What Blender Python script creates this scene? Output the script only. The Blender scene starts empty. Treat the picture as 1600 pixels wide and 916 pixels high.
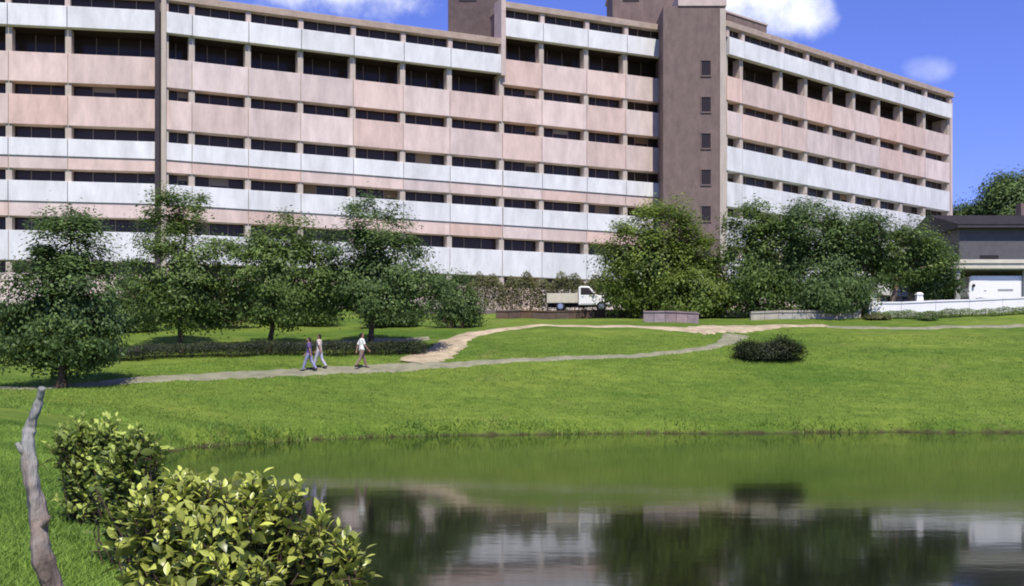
import bpy, bmesh, math, random
import numpy as np
from mathutils import Vector, Matrix
R = math.radians
scene = bpy.context.scene
col = scene.collection
random.seed(5); rng = np.random.default_rng(11)

# ------------------------------------------------------------------ camera
F, CX, YH, HC = 1700.0, 800.0, 589.0, 2.5          # focal length, principal column, horizon row (photo px), eye height over the water
cam_d = bpy.data.cameras.new('camera'); cam = bpy.data.objects.new('camera', cam_d); col.objects.link(cam)
cam.location = (0, 0, HC); cam.rotation_euler = (R(90), 0, 0)
cam_d.sensor_width = 36; cam_d.lens = 36 * F / 1600
cam_d.shift_y = (YH - 458) / 1600
cam_d.clip_start = 0.05; cam_d.clip_end = 6000
scene.camera = cam
# ------------------------------------------------------------------ sun and sky
SUN_EL, SUN_AZ = 56.0, 13.0                        # azimuth: degrees to the right of straight behind the camera
world = bpy.data.worlds.new('World'); scene.world = world; world.use_nodes = True
nt = world.node_tree; nt.nodes.clear()
def N(t, kind, **kw):
    n = t.nodes.new(kind)
    for k, v in kw.items(): setattr(n, k, v)
    return n
sdir = Vector((math.sin(R(SUN_AZ)) * math.cos(R(SUN_EL)), -math.cos(R(SUN_AZ)) * math.cos(R(SUN_EL)), math.sin(R(SUN_EL))))
sky = N(nt, 'ShaderNodeTexSky'); sky.sky_type = 'NISHITA'; sky.sun_disc = False
sky.sun_elevation = R(SUN_EL); sky.sun_rotation = math.atan2(sdir.x, sdir.y)
sky.air_density = 1.0; sky.dust_density = 0.0; sky.ozone_density = 6.0
tint = N(nt, 'ShaderNodeMix', data_type='RGBA', blend_type='MULTIPLY'); tint.inputs[0].default_value = 1
tint.inputs[7].default_value = (0.86, 0.78, 1.42, 1)
nt.links.new(sky.outputs[0], tint.inputs[6])
geo = N(nt, 'ShaderNodeTexCoord'); sep = N(nt, 'ShaderNodeSeparateXYZ'); nt.links.new(geo.outputs['Generated'], sep.inputs[0])
def M(op, a, b=None, c=None, t=nt, clamp=False):
    n = N(t, 'ShaderNodeMath', operation=op); n.use_clamp = clamp
    for i, v in enumerate((a, b, c)):
        if v is None: continue
        if isinstance(v, (int, float)): n.inputs[i].default_value = v
        else: t.links.new(v, n.inputs[i])
    return n.outputs[0]
dyc = M('MAXIMUM', sep.outputs[1], 0.02)
uu = M('DIVIDE', sep.outputs[0], dyc); vv = M('DIVIDE', sep.outputs[2], dyc)
cn = N(nt, 'ShaderNodeTexNoise'); cn.inputs['Scale'].default_value = 26; cn.inputs['Detail'].default_value = 7; cn.inputs['Roughness'].default_value = .6
nt.links.new(geo.outputs['Generated'], cn.inputs['Vector'])
nz = M('MULTIPLY', M('SUBTRACT', cn.outputs[0], .5), 2.6)
mask = None
for (uc, vc, ru, rv, amp) in ((-.150, .385, .105, .050, 1.0), (.225, .362, .072, .048, 1.0), (.265, .335, .034, .026, .9), (.383, .283, .022, .014, .30)):
    e = M('ADD', M('POWER', M('DIVIDE', M('SUBTRACT', uu, uc), ru), 2), M('POWER', M('DIVIDE', M('SUBTRACT', vv, vc), rv), 2))
    e = M('ADD', e, nz)
    k = N(nt, 'ShaderNodeMapRange', interpolation_type='SMOOTHSTEP')
    nt.links.new(e, k.inputs[0]); k.inputs[1].default_value = 1.5; k.inputs[2].default_value = -.25; k.inputs[3].default_value = 0; k.inputs[4].default_value = amp
    m = M('MULTIPLY', k.outputs[0], M('GREATER_THAN', sep.outputs[1], .05))
    mask = m if mask is None else M('MAXIMUM', mask, m)
gn = N(nt, 'ShaderNodeTexNoise'); gn.inputs['Scale'].default_value = 3.2; gn.inputs['Detail'].default_value = 8; gn.inputs['Roughness'].default_value = .58
mp = N(nt, 'ShaderNodeMapping'); mp.inputs['Scale'].default_value = (1, 1, 2.2); mp.inputs['Location'].default_value = (4.3, 1.1, 2.7)
nt.links.new(geo.outputs['Generated'], mp.inputs[0]); nt.links.new(mp.outputs[0], gn.inputs['Vector'])
gk = N(nt, 'ShaderNodeMapRange', interpolation_type='SMOOTHSTEP'); nt.links.new(gn.outputs[0], gk.inputs[0])
gk.inputs[1].default_value = .60; gk.inputs[2].default_value = .74
mask = M('MAXIMUM', mask, gk.outputs[0])
cl = N(nt, 'ShaderNodeMix', data_type='RGBA'); nt.links.new(mask, cl.inputs[0]); nt.links.new(tint.outputs[2], cl.inputs[6])
cl.inputs[7].default_value = (9.2, 9.4, 9.8, 1)
bg = N(nt, 'ShaderNodeBackground'); bg.inputs[1].default_value = 0.11
nt.links.new(cl.outputs[2], bg.inputs[0])
wo = N(nt, 'ShaderNodeOutputWorld'); nt.links.new(bg.outputs[0], wo.inputs[0])
sun_d = bpy.data.lights.new('sun', 'SUN'); sun_d.energy = 4.6; sun_d.angle = R(.53); sun_d.color = (1, .94, .83)
sun = bpy.data.objects.new('sun', sun_d); col.objects.link(sun); sun.location = (0, -20, 60)
sun.rotation_euler = sdir.to_track_quat('Z', 'Y').to_euler()
vs = scene.view_settings; vs.view_transform = 'Standard'; vs.look = 'None'; vs.gamma = 1; vs.use_curve_mapping = False; vs.exposure = 0.22
scene.render.engine = 'CYCLES'; scene.cycles.filter_width = 1.9

# ------------------------------------------------------------------ materials
MATS = {}
def mat(name, color, rough=.7, spec=.3, noise=None, bump=None, rand=0, metal=0, coord='Object', stretch=(1, 1, 1)):
    """principled material; noise = (scale, dark factor, light factor), bump = (scale, strength), rand = tint change from object to object"""
    m = bpy.data.materials.new(name); m.use_nodes = True; t = m.node_tree; b = t.nodes['Principled BSDF']
    b.inputs['Roughness'].default_value = rough; b.inputs['Specular IOR Level'].default_value = spec; b.inputs['Metallic'].default_value = metal
    b.inputs['Base Color'].default_value = (*color, 1)
    tc = N(t, 'ShaderNodeTexCoord'); mpn = N(t, 'ShaderNodeMapping'); mpn.inputs['Scale'].default_value = stretch
    t.links.new(tc.outputs[coord], mpn.inputs[0])
    src = None
    if noise:
        n = N(t, 'ShaderNodeTexNoise'); n.inputs['Scale'].default_value = noise[0]; n.inputs['Detail'].default_value = 8; n.inputs['Roughness'].default_value = .65
        t.links.new(mpn.outputs[0], n.inputs['Vector'])
        r = N(t, 'ShaderNodeValToRGB'); e = r.color_ramp.elements
        e[0].position = .28; e[1].position = .74
        e[0].color = (*[c * noise[1] for c in color], 1); e[1].color = (*[min(c * noise[2], .95) for c in color], 1)
        t.links.new(n.outputs[0], r.inputs[0]); src = r.outputs[0]
    if rand:
        oi = N(t, 'ShaderNodeObjectInfo')
        hs = N(t, 'ShaderNodeHueSaturation'); hs.inputs['Color'].default_value = (*color, 1)
        if src: t.links.new(src, hs.inputs['Color'])
        v = M('MULTIPLY_ADD', oi.outputs['Random'], 2 * rand, 1 - rand, t=t); t.links.new(v, hs.inputs['Value'])
        s = M('MULTIPLY_ADD', M('FRACT', M('MULTIPLY', oi.outputs['Random'], 7.3, t=t), t=t), rand * 6, 1 - rand * 3, t=t); t.links.new(s, hs.inputs['Saturation'])
        src = hs.outputs[0]
    if src: t.links.new(src, b.inputs['Base Color'])
    if bump:
        n2 = N(t, 'ShaderNodeTexNoise'); n2.inputs['Scale'].default_value = bump[0]; n2.inputs['Detail'].default_value = 6
        t.links.new(mpn.outputs[0], n2.inputs['Vector'])
        bp = N(t, 'ShaderNodeBump'); bp.inputs['Strength'].default_value = bump[1]; bp.inputs['Distance'].default_value = .05
        t.links.new(n2.outputs[0], bp.inputs['Height']); t.links.new(bp.outputs[0], b.inputs['Normal'])
    MATS[name] = m
    return m
def leaf_mat(name, dark, light, trans=.40, rough=.5, spec=.35):
    m = bpy.data.materials.new(name); m.use_nodes = True; t = m.node_tree; b = t.nodes['Principled BSDF']
    a = N(t, 'ShaderNodeAttribute', attribute_name='tint')
    mx = N(t, 'ShaderNodeMix', data_type='RGBA'); mx.inputs[6].default_value = (*dark, 1); mx.inputs[7].default_value = (*light, 1)
    t.links.new(a.outputs['Fac'], mx.inputs[0]); t.links.new(mx.outputs[2], b.inputs['Base Color'])
    b.inputs['Roughness'].default_value = rough; b.inputs['Specular IOR Level'].default_value = spec
    tr = N(t, 'ShaderNodeBsdfTranslucent'); t.links.new(mx.outputs[2], tr.inputs[0])
    ms = N(t, 'ShaderNodeMixShader'); ms.inputs[0].default_value = trans
    t.links.new(b.outputs[0], ms.inputs[1]); t.links.new(tr.outputs[0], ms.inputs[2])
    t.links.new(ms.outputs[0], t.nodes['Material Output'].inputs[0])
    MATS[name] = m
    return m
mat('pink_panel', (.675, .525, .460), .8, .2, (1.1, .74, 1.14), (9, .15), .09, stretch=(1, 1, .35))
mat('white_panel', (.735, .73, .715), .7, .25, (1.1, .76, 1.10), (9, .12), .05, stretch=(1, 1, .35))
mat('column', (.50, .43, .36), .8, .2, (1.5, .8, 1.12), (8, .15), .03, stretch=(1, 1, .3))
mat('dark_joint', (.055, .045, .05), .8, .2, (2, .8, 1.2))
mat('soffit_shade', (.035, .028, .022), .9, .1, (2, .8, 1.2))  # soffit colour: shade under the fascia put in as near-black brown
mat('core', (.20, .15, .13), .85, .2, (.8, .8, 1.2))
mat('tower_brick', (.190, .140, .125), .85, .2, (1.6, .74, 1.18), (12, .3), stretch=(1, 1, .5))
mat('penthouse_brick', (.12, .09, .085), .85, .2, (1.4, .75, 1.2), (12, .3))
mat('roof_edge', (.42, .33, .27), .8, .2, (1.2, .75, 1.15), None, .04)
mat('coping', (.56, .45, .40), .8, .2, (1.2, .8, 1.1))
mat('glass', (.036, .028, .024), .15, .18, None, None)
mat('mullion', (.22, .18, .15), .6, .3)
mat('blind', (.20, .16, .12), .8, .2, None, None, .25)
mat('concrete_path', (.26, .25, .165), .95, .1, (1.3, .62, 1.25), (14, .5))
mat('sand_path', (.46, .375, .25), .95, .1, (1.2, .55, 1.25), (10, .5))
mat('asphalt', (.10, .085, .075), .9, .2, (1.2, .75, 1.25), (30, .4))
mat('brown_wall', (.13, .085, .06), .9, .1, (2, .6, 1.3), (10, .5), .12)
mat('mauve_stone', (.34, .26, .26), .9, .1, (2, .7, 1.2), (10, .5), .12)
mat('pale_stone', (.42, .39, .33), .9, .1, (2, .7, 1.15), (10, .4), .1)
mat('white_paint', (.82, .81, .78), .6, .3, (1.6, .9, 1.04), (12, .1))
mat('cream_paint', (.62, .58, .46), .6, .3, (1.6, .85, 1.08))
mat('grey_paint', (.36, .36, .34), .6, .3, (1.6, .85, 1.1))
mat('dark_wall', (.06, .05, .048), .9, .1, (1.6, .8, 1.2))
mat('slate', (.055, .048, .055), .8, .2, (1.5, .75, 1.2), None, .08)
mat('slate_wall', (.115, .108, .118), .8, .2, (1.5, .8, 1.15))
mat('car_white', (.84, .83, .79), .25, .5)
mat('car_cream', (.60, .55, .43), .45, .4, (2.5, .9, 1.05))
mat('rubber', (.015, .015, .015), .8, .2)
mat('chrome', (.55, .55, .55), .3, .5, metal=.9)
mat('lamp_glass', (.7, .68, .6), .15, .5)
mat('grey_mark', (.30, .31, .30), .6, .3)
mat('bark', (.085, .062, .045), .95, .1, (6, .6, 1.4), (14, .8), stretch=(1, 1, .3))
mat('pale_bark', (.26, .20, .15), .95, .1, (6, .6, 1.3), (14, .8), stretch=(1, 1, .3))
mat('weathered_wood', (.24, .18, .14), .9, .15, (7, .3, 1.9), (22, 1.0), stretch=(1, 1, .22))
mat('grey_wood', (.33, .32, .30), .9, .15, (9, .7, 1.2), (22, .8), stretch=(1, 1, .22))
mat('skin', (.36, .20, .14), .55, .3)
mat('hair', (.02, .014, .01), .6, .3)
mat('white_shirt', (.84, .84, .74), .85, .1, (14, .93, 1.03))
mat('tan_trousers', (.26, .18, .15), .9, .1, (14, .85, 1.1))
mat('purple_top', (.13, .09, .20), .9, .1, (14, .85, 1.1))
mat('blue_trousers', (.28, .28, .44), .9, .1, (14, .85, 1.1))
mat('beige_top', (.58, .50, .42), .9, .1, (14, .9, 1.05))
mat('lilac_trousers', (.46, .44, .52), .9, .1, (14, .9, 1.05))
mat('shoe', (.03, .025, .025), .7, .2)
mat('rock', (.16, .155, .16), .9, .1, (3, .6, 1.3), (8, .8))
leaf_mat('leaf_dark', (.060, .105, .032), (.215, .315, .095))
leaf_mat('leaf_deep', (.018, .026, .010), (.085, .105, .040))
leaf_mat('leaf_mid', (.068, .115, .026), (.245, .345, .085))
leaf_mat('leaf_yellow', (.080, .125, .020), (.315, .410, .080))
leaf_mat('leaf_hedge', (.075, .080, .026), (.220, .225, .080))
leaf_mat('leaf_bush', (.020, .042, .010), (.66, .72, .14), trans=.25, rough=.35, spec=.5)
leaf_mat('leaf_small_bush', (.040, .075, .016), (.50, .60, .12), trans=.25)
leaf_mat('grass_blade', (.110, .195, .032), (.290, .430, .070), trans=.3, rough=.6, spec=.2)

# lawn: noise colours over real terrain, mud where the bank meets the water
def lawn_material():
    m = bpy.data.materials.new('lawn'); m.use_nodes = True; t = m.node_tree; b = t.nodes['Principled BSDF']
    tc = N(t, 'ShaderNodeTexCoord')
    def noise(scale, detail=6, stretch=(1, 1, 1)):
        mpn = N(t, 'ShaderNodeMapping'); mpn.inputs['Scale'].default_value = stretch; t.links.new(tc.outputs['Object'], mpn.inputs[0])
        n = N(t, 'ShaderNodeTexNoise'); n.inputs['Scale'].default_value = scale; n.inputs['Detail'].default_value = detail; n.inputs['Roughness'].default_value = .65
        t.links.new(mpn.outputs[0], n.inputs['Vector']); return n.outputs[0]
    def ramp(f, a, b_, p0=.3, p1=.7):
        r = N(t, 'ShaderNodeValToRGB'); e = r.color_ramp.elements; e[0].position = p0; e[1].position = p1; e[0].color = (*a, 1); e[1].color = (*b_, 1)
        t.links.new(f, r.inputs[0]); return r.outputs[0]
    def mix(f, a, b_, mode='MIX'):
        x = N(t, 'ShaderNodeMix', data_type='RGBA', blend_type=mode)
        if isinstance(f, float): x.inputs[0].default_value = f
        else: t.links.new(f, x.inputs[0])
        t.links.new(a, x.inputs[6]); t.links.new(b_, x.inputs[7]); return x.outputs[2]
    big = ramp(noise(.13, 5, (.6, 1.7, 1)), (.075, .145, .020), (.190, .250, .042), .33, .67)
    mid = ramp(noise(1.1, 8, (1, 1.8, 1)), (.55, .62, .55), (1.25, 1.18, 1.2), .25, .75)
    c = mix(1.0, big, mid, 'MULTIPLY')
    fine = ramp(noise(14, 6), (.62, .66, .6), (1.3, 1.25, 1.3), .3, .72)
    c = mix(.8, c, mix(1.0, c, fine, 'MULTIPLY'))
    dryf = N(t, 'ShaderNodeMapRange'); t.links.new(noise(.33, 7), dryf.inputs[0]); dryf.inputs[1].default_value = .60; dryf.inputs[2].default_value = .78; dryf.inputs[4].default_value = .55
    dry = ramp(noise(5, 6), (.16, .15, .05), (.26, .24, .09))
    c = mix(dryf.outputs[0], c, dry)
    g = N(t, 'ShaderNodeNewGeometry'); sp = N(t, 'ShaderNodeSeparateXYZ'); t.links.new(g.outputs['Position'], sp.inputs[0])
    zz = M('ADD', sp.outputs[2], M('MULTIPLY', M('SUBTRACT', noise(1.6, 5), .5, t=t), .5, t=t), t=t)
    mr = N(t, 'ShaderNodeMapRange'); t.links.new(zz, mr.inputs[0]); mr.inputs[1].default_value = .17; mr.inputs[2].default_value = -.03
    mud = ramp(noise(4, 6), (.030, .028, .014), (.085, .072, .035))
    c = mix(mr.outputs[0], c, mud)
    t.links.new(c, b.inputs['Base Color']); b.inputs['Roughness'].default_value = .95; b.inputs['Specular IOR Level'].default_value = .1
    bp = N(t, 'ShaderNodeBump'); bp.inputs['Strength'].default_value = .7; bp.inputs['Distance'].default_value = .08
    t.links.new(noise(7, 8), bp.inputs['Height']); t.links.new(bp.outputs[0], b.inputs['Normal'])
    MATS['lawn'] = m
lawn_material()
def water_material():
    m = bpy.data.materials.new('pond_water'); m.use_nodes = True; t = m.node_tree; b = t.nodes['Principled BSDF']
    b.inputs['Base Color'].default_value = (.010, .012, .006, 1); b.inputs['Roughness'].default_value = .06; b.inputs['IOR'].default_value = 1.33
    b.inputs['Specular IOR Level'].default_value = .5
    tc = N(t, 'ShaderNodeTexCoord'); last = None
    for sc, st, stretch in ((.9, .0060, (.6, 1.2, 1)), (4.5, .0075, (.7, 1.2, 1))):
        mpn = N(t, 'ShaderNodeMapping'); mpn.inputs['Scale'].default_value = stretch; t.links.new(tc.outputs['Object'], mpn.inputs[0])
        n = N(t, 'ShaderNodeTexNoise'); n.inputs['Scale'].default_value = sc; n.inputs['Detail'].default_value = 3; t.links.new(mpn.outputs[0], n.inputs['Vector'])
        bp = N(t, 'ShaderNodeBump'); bp.inputs['Strength'].default_value = st * 10; bp.inputs['Distance'].default_value = .1 / sc * .35
        t.links.new(n.outputs[0], bp.inputs['Height'])
        if last: t.links.new(last, bp.inputs['Normal'])
        last = bp.outputs[0]
    t.links.new(last, b.inputs['Normal']); MATS['water'] = m
water_material()

# ------------------------------------------------------------------ helpers
def link(o, parent=None):
    col.objects.link(o)
    if parent is not None: o.parent = parent
    return o
def tag(o, label=None, cat=None, group=None, kind=None):
    if label: o['label'] = label
    if cat: o['category'] = cat
    if group: o['group'] = group
    if kind: o['kind'] = kind
    return o
def thing(name, label, cat, loc=(0, 0, 0), rotz=0, group=None):
    o = link(bpy.data.objects.new(name, None)); o.location = loc; o.rotation_euler = (0, 0, rotz); o.empty_display_size = .3
    return tag(o, label, cat, group)
class MB:
    """collects shapes; build() links them as one mesh object"""
    def __init__(s): s.v = []; s.f = []
    def add(s, vs, fs):
        k = len(s.v); s.v += [tuple(p) for p in vs]; s.f += [tuple(i + k for i in f) for f in fs]; return s
    def hexa(s, p): return s.add(p, [(0, 3, 2, 1), (4, 5, 6, 7), (0, 1, 5, 4), (1, 2, 6, 5), (2, 3, 7, 6), (3, 0, 4, 7)])
    def box(s, x0, x1, y0, y1, z0, z1):
        return s.hexa([(x0, y0, z0), (x1, y0, z0), (x1, y1, z0), (x0, y1, z0), (x0, y0, z1), (x1, y0, z1), (x1, y1, z1), (x0, y1, z1)])
    def tube(s, pts, rad, n=8, caps=True):
        pts = [Vector(p) for p in pts]; rings = []
        for i, p in enumerate(pts):
            d = (pts[min(i + 1, len(pts) - 1)] - pts[max(i - 1, 0)]).normalized()
            a = d.cross(Vector((0, 1, 0)) if abs(d.y) < .9 else Vector((1, 0, 0))).normalized(); b = d.cross(a)
            r = rad[i] if isinstance(rad, (list, tuple)) else rad
            ra, rb = r if isinstance(r, tuple) else (r, r)
            rings.append([p + a * (ra * math.cos(2 * math.pi * k / n)) + b * (rb * math.sin(2 * math.pi * k / n)) for k in range(n)])
        vs = [q for r in rings for q in r]
        fs = [(i * n + k, i * n + (k + 1) % n, (i + 1) * n + (k + 1) % n, (i + 1) * n + k) for i in range(len(pts) - 1) for k in range(n)]
        if caps: fs += [tuple(range(n - 1, -1, -1)), tuple((len(pts) - 1) * n + k for k in range(n))]
        return s.add(vs, fs)
    def ball(s, c, r, nu=14, nv=9):
        rx, ry, rz = r if isinstance(r, tuple) else (r, r, r)
        vs = [(c[0], c[1], c[2] - rz)]
        for j in range(1, nv):
            t = -math.pi / 2 + math.pi * j / nv
            vs += [(c[0] + rx * math.cos(t) * math.cos(2 * math.pi * k / nu), c[1] + ry * math.cos(t) * math.sin(2 * math.pi * k / nu), c[2] + rz * math.sin(t)) for k in range(nu)]
        vs.append((c[0], c[1], c[2] + rz)); L = len(vs) - 1
        fs = [(0, 1 + (k + 1) % nu, 1 + k) for k in range(nu)]
        for j in range(nv - 2):
            fs += [(1 + j * nu + k, 1 + j * nu + (k + 1) % nu, 1 + (j + 1) * nu + (k + 1) % nu, 1 + (j + 1) * nu + k) for k in range(nu)]
        fs += [(1 + (nv - 2) * nu + k, 1 + (nv - 2) * nu + (k + 1) % nu, L) for k in range(nu)]
        return s.add(vs, fs)
    def prism(s, outline, y0, y1):
        """outline in x,z swept from y0 to y1"""
        n = len(outline)
        vs = [(x, y0, z) for x, z in outline] + [(x, y1, z) for x, z in outline]
        return s.add(vs, [tuple(range(n)), tuple(range(2 * n - 1, n - 1, -1))] + [(k, k + n, (k + 1) % n + n, (k + 1) % n) for k in range(n)])
    def build(s, name, m, parent=None, smooth=False, bevel=0, off=None):
        me = bpy.data.meshes.new(name)
        v = s.v if off is None else [(a - off[0], b - off[1], c - off[2]) for a, b, c in s.v]
        me.from_pydata(v, [], s.f); me.materials.append(MATS[m])
        b = bmesh.new(); b.from_mesh(me); bmesh.ops.recalc_face_normals(b, faces=b.faces); b.to_mesh(me); b.free()
        if smooth: me.shade_smooth()
        o = link(bpy.data.objects.new(name, me), parent)
        if bevel:
            w = o.modifiers.new('bevel', 'BEVEL'); w.width = bevel; w.segments = 2; w.limit_method = 'ANGLE'
        return o
def np_mesh(name, verts, faces, m, tintv=None, parent=None):
    """faces: (n, k) array of equal-size faces"""
    me = bpy.data.meshes.new(name); nv, (nf, k) = len(verts), faces.shape
    me.vertices.add(nv); me.vertices.foreach_set('co', verts.astype(np.float32).ravel())
    me.loops.add(nf * k); me.loops.foreach_set('vertex_index', faces.astype(np.int32).ravel())
    me.polygons.add(nf); me.polygons.foreach_set('loop_start', np.arange(0, nf * k, k, dtype=np.int32))
    if tintv is not None:
        a = me.attributes.new('tint', 'FLOAT', 'POINT'); a.data.foreach_set('value', tintv.astype(np.float32))
    me.update(calc_edges=True); me.materials.append(MATS[m])
    return link(bpy.data.objects.new(name, me), parent)

# ------------------------------------------------------------------ terrain
POND = np.array([(-.75, 4.2), (2, 3.8), (12, 5), (40, 7), (90, 12), (95, 50), (60, 50), (23, 49.4), (10, 48.4), (0, 47.4), (-4, 46), (-8.6, 42.6), (-12.3, 38), (-11.2, 32), (-8.3, 25), (-5.4, 16), (-3.6, 11.5), (-2.1, 8.2), (-1.25, 6)])
def smooth_closed(P, it=3):
    for _ in range(it):
        Q = np.roll(P, -1, 0); P = np.stack([.75 * P + .25 * Q, .25 * P + .75 * Q], 1).reshape(-1, 2)
    return P
POND = smooth_closed(POND)
def pond_distance(X, Y):
    """distance to the shoreline, positive on land"""
    d2 = np.full(X.shape, 1e9); inside = np.zeros(X.shape, bool); P = POND; Q = np.roll(P, -1, 0)
    for (ax, ay), (bx, by) in zip(P, Q):
        ex, ey = bx - ax, by - ay; t = np.clip(((X - ax) * ex + (Y - ay) * ey) / (ex * ex + ey * ey), 0, 1)
        d2 = np.minimum(d2, (X - ax - t * ex) ** 2 + (Y - ay - t * ey) ** 2)
        if ay != by:
            inside ^= ((ay > Y) != (by > Y)) & (X < ex * (Y - ay) / ey + ax)
    return np.where(inside, -1, 1) * np.sqrt(d2)
FAR = [(110, 8.5), (200, 11), (500, 16), (3000, 20)]
COLS = [(-300, [(-3000, 1), (0, .95), (4, 1.0), (12, 1.2), (25, 1.25), (40, 1.5), (46, 2.0), (52, 2.3), (57, 3.3), (62, 4.2), (75, 6.4), (84, 7.8)]),
        (0, [(-3000, 1), (0, .95), (4, 1.0), (12, 1.2), (25, 1.25), (40, 1.5), (46, 2.0), (52, 2.3), (57, 3.3), (62, 4.2), (75, 6.4), (84, 7.8)]),
        (250, [(-3000, 1), (0, .95), (4, .95), (12, 1.0), (25, .9), (37, .5), (42, 1.0), (50, 2.5), (55, 3.1), (59, 3.95), (64, 4.9), (75, 6.4), (85, 8)]),
        (450, [(-3000, 1), (0, .95), (4, .95), (12, .9), (40, .35), (42.6, .35), (47, 1.35), (53, 2.7), (57, 3.5), (62, 4.4), (75, 6.4), (86, 8)]),
        (650, [(-3000, 1), (0, .95), (4, .9), (45, .3), (46, .35), (50, 1.35), (56, 3.1), (60, 3.9), (66, 5.2), (80, 6.9), (88, 8)]),
        (850, [(-3000, 1), (0, .95), (4, .9), (46, .3), (47.4, .35), (52, 1.5), (57.5, 3.4), (66, 5.6), (70, 5.95), (80, 6.8), (85, 7.5), (90, 8)]),
        (1100, [(-3000, 1), (0, .95), (4, .9), (47, .3), (48.3, .35), (54, 1.8), (60, 3.9), (67, 5.45), (72, 6.2), (80, 7.0), (88, 8)]),
        (1350, [(-3000, 1), (0, .95), (4, .9), (48, .3), (49, .35), (55, 2.0), (61, 3.9), (68, 5.5), (73, 6.4), (78, 7.2), (88, 8.3)]),
        (1600, [(-3000, 1), (0, .95), (4, .9), (48.5, .3), (49.7, .35), (56, 2.1), (62, 4.1), (70, 5.7), (74, 6.8), (78, 7.6), (88, 8.3)]),
        (2000, [(-3000, 1), (0, .95), (4, .9), (48.5, .3), (49.7, .35), (56, 2.1), (62, 4.1), (70, 5.7), (74, 6.8), (78, 7.6), (88, 8.3)])]
def land(X, Y):
    u = CX + F * X / np.maximum(Y, 3.0)
    zs = np.stack([np.interp(Y, *zip(*(c[1] + FAR))) for c in COLS]); px = np.array([c[0] for c in COLS], float)
    i = np.clip(np.searchsorted(px, u) - 1, 0, len(px) - 2); t = np.clip((u - px[i]) / (px[i + 1] - px[i]), 0, 1)
    return np.take_along_axis(zs, i[None], 0)[0] * (1 - t) + np.take_along_axis(zs, (i + 1)[None], 0)[0] * t
def spaced(*segs):
    out = []
    for a, b, st in segs: out += list(np.arange(a, b, st))
    return np.array(out + [segs[-1][1]])
GX = spaced((-3000, -400, 260), (-400, -60, 20), (-60, -15, .7), (-15, 3, .22), (3, 60, .7), (60, 400, 20), (400, 3000, 260))
GY = spaced((-2000, -40, 140), (-40, 2, 3), (2, 14, .22), (14, 36, .5), (36, 52, .25), (52, 92, .5), (92, 140, 3), (140, 400, 20), (400, 3000, 200))
XX, YY = np.meshgrid(GX, GY)
PD = pond_distance(XX, YY); ZL = land(XX, YY)
def box_blur(A, n=2):
    for _ in range(n):
        B = np.pad(A, 1, mode='edge'); A = (B[:-2, 1:-1] + B[2:, 1:-1] + B[1:-1, :-2] + B[1:-1, 2:] + 2 * A) / 6
    return A
ZL = box_blur(ZL, 6)
WOB = .10 * np.sin(XX * 1.7 + .6 * np.sin(YY * .8)) * np.sin(YY * 1.3 + 1) + .06 * np.sin(XX * 4.1 + YY * 2.3) + .12 * np.sin(XX * .55 + 2)
d2 = PD + WOB * 2.4
lip = np.clip(d2 / .7, 0, 1); lip = lip * lip * (3 - 2 * lip)
UND = .05 * np.sin(XX * .7 + 1.3 * np.sin(YY * .45)) * np.sin(YY * .6 + .4 * XX) + .02 * np.sin(XX * 2.3 + YY * 1.1)
ZZ = np.where(d2 > 0, .03 * 0 + (ZL + UND * np.clip(d2 / 4, 0, 1)) * lip, -.5 * np.clip(-d2, 0, 2))
ZZ = np.where((YY > 140) | (YY < -40), np.maximum(ZZ, .5), ZZ)
def ground(x, y):
    i = int(np.clip(np.searchsorted(GX, x) - 1, 0, len(GX) - 2)); j = int(np.clip(np.searchsorted(GY, y) - 1, 0, len(GY) - 2))
    a = (x - GX[i]) / (GX[i + 1] - GX[i]); b = (y - GY[j]) / (GY[j + 1] - GY[j])
    return float(ZZ[j, i] * (1 - a) * (1 - b) + ZZ[j, i + 1] * a * (1 - b) + ZZ[j + 1, i] * (1 - a) * b + ZZ[j + 1, i + 1] * a * b)
def ground_np(x, y):
    i = np.clip(np.searchsorted(GX, x) - 1, 0, len(GX) - 2); j = np.clip(np.searchsorted(GY, y) - 1, 0, len(GY) - 2)
    a = (x - GX[i]) / (GX[i + 1] - GX[i]); b = (y - GY[j]) / (GY[j + 1] - GY[j])
    return ZZ[j, i] * (1 - a) * (1 - b) + ZZ[j, i + 1] * a * (1 - b) + ZZ[j + 1, i] * (1 - a) * b + ZZ[j + 1, i + 1] * a * b
def at(px, D): x = (px - CX) / F * D; return Vector((x, D, ground(x, D)))
def zpx(y, D): return HC + (YH - y) * D / F
nx, ny = len(GX), len(GY)
idx = (np.arange(ny - 1)[:, None] * nx + np.arange(nx - 1)[None, :]).ravel()
g = np_mesh('ground', np.stack([XX, YY, ZZ], -1).reshape(-1, 3), np.stack([idx, idx + 1, idx + nx + 1, idx + nx], 1), 'lawn')
g.data.shade_smooth(); tag(g, kind='structure')
w = MB().add([(-16, 2, 0), (130, 2, 0), (130, 53, 0), (-16, 53, 0)], [(0, 1, 2, 3)]).build('pond_water', 'water'); tag(w, kind='structure')

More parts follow.
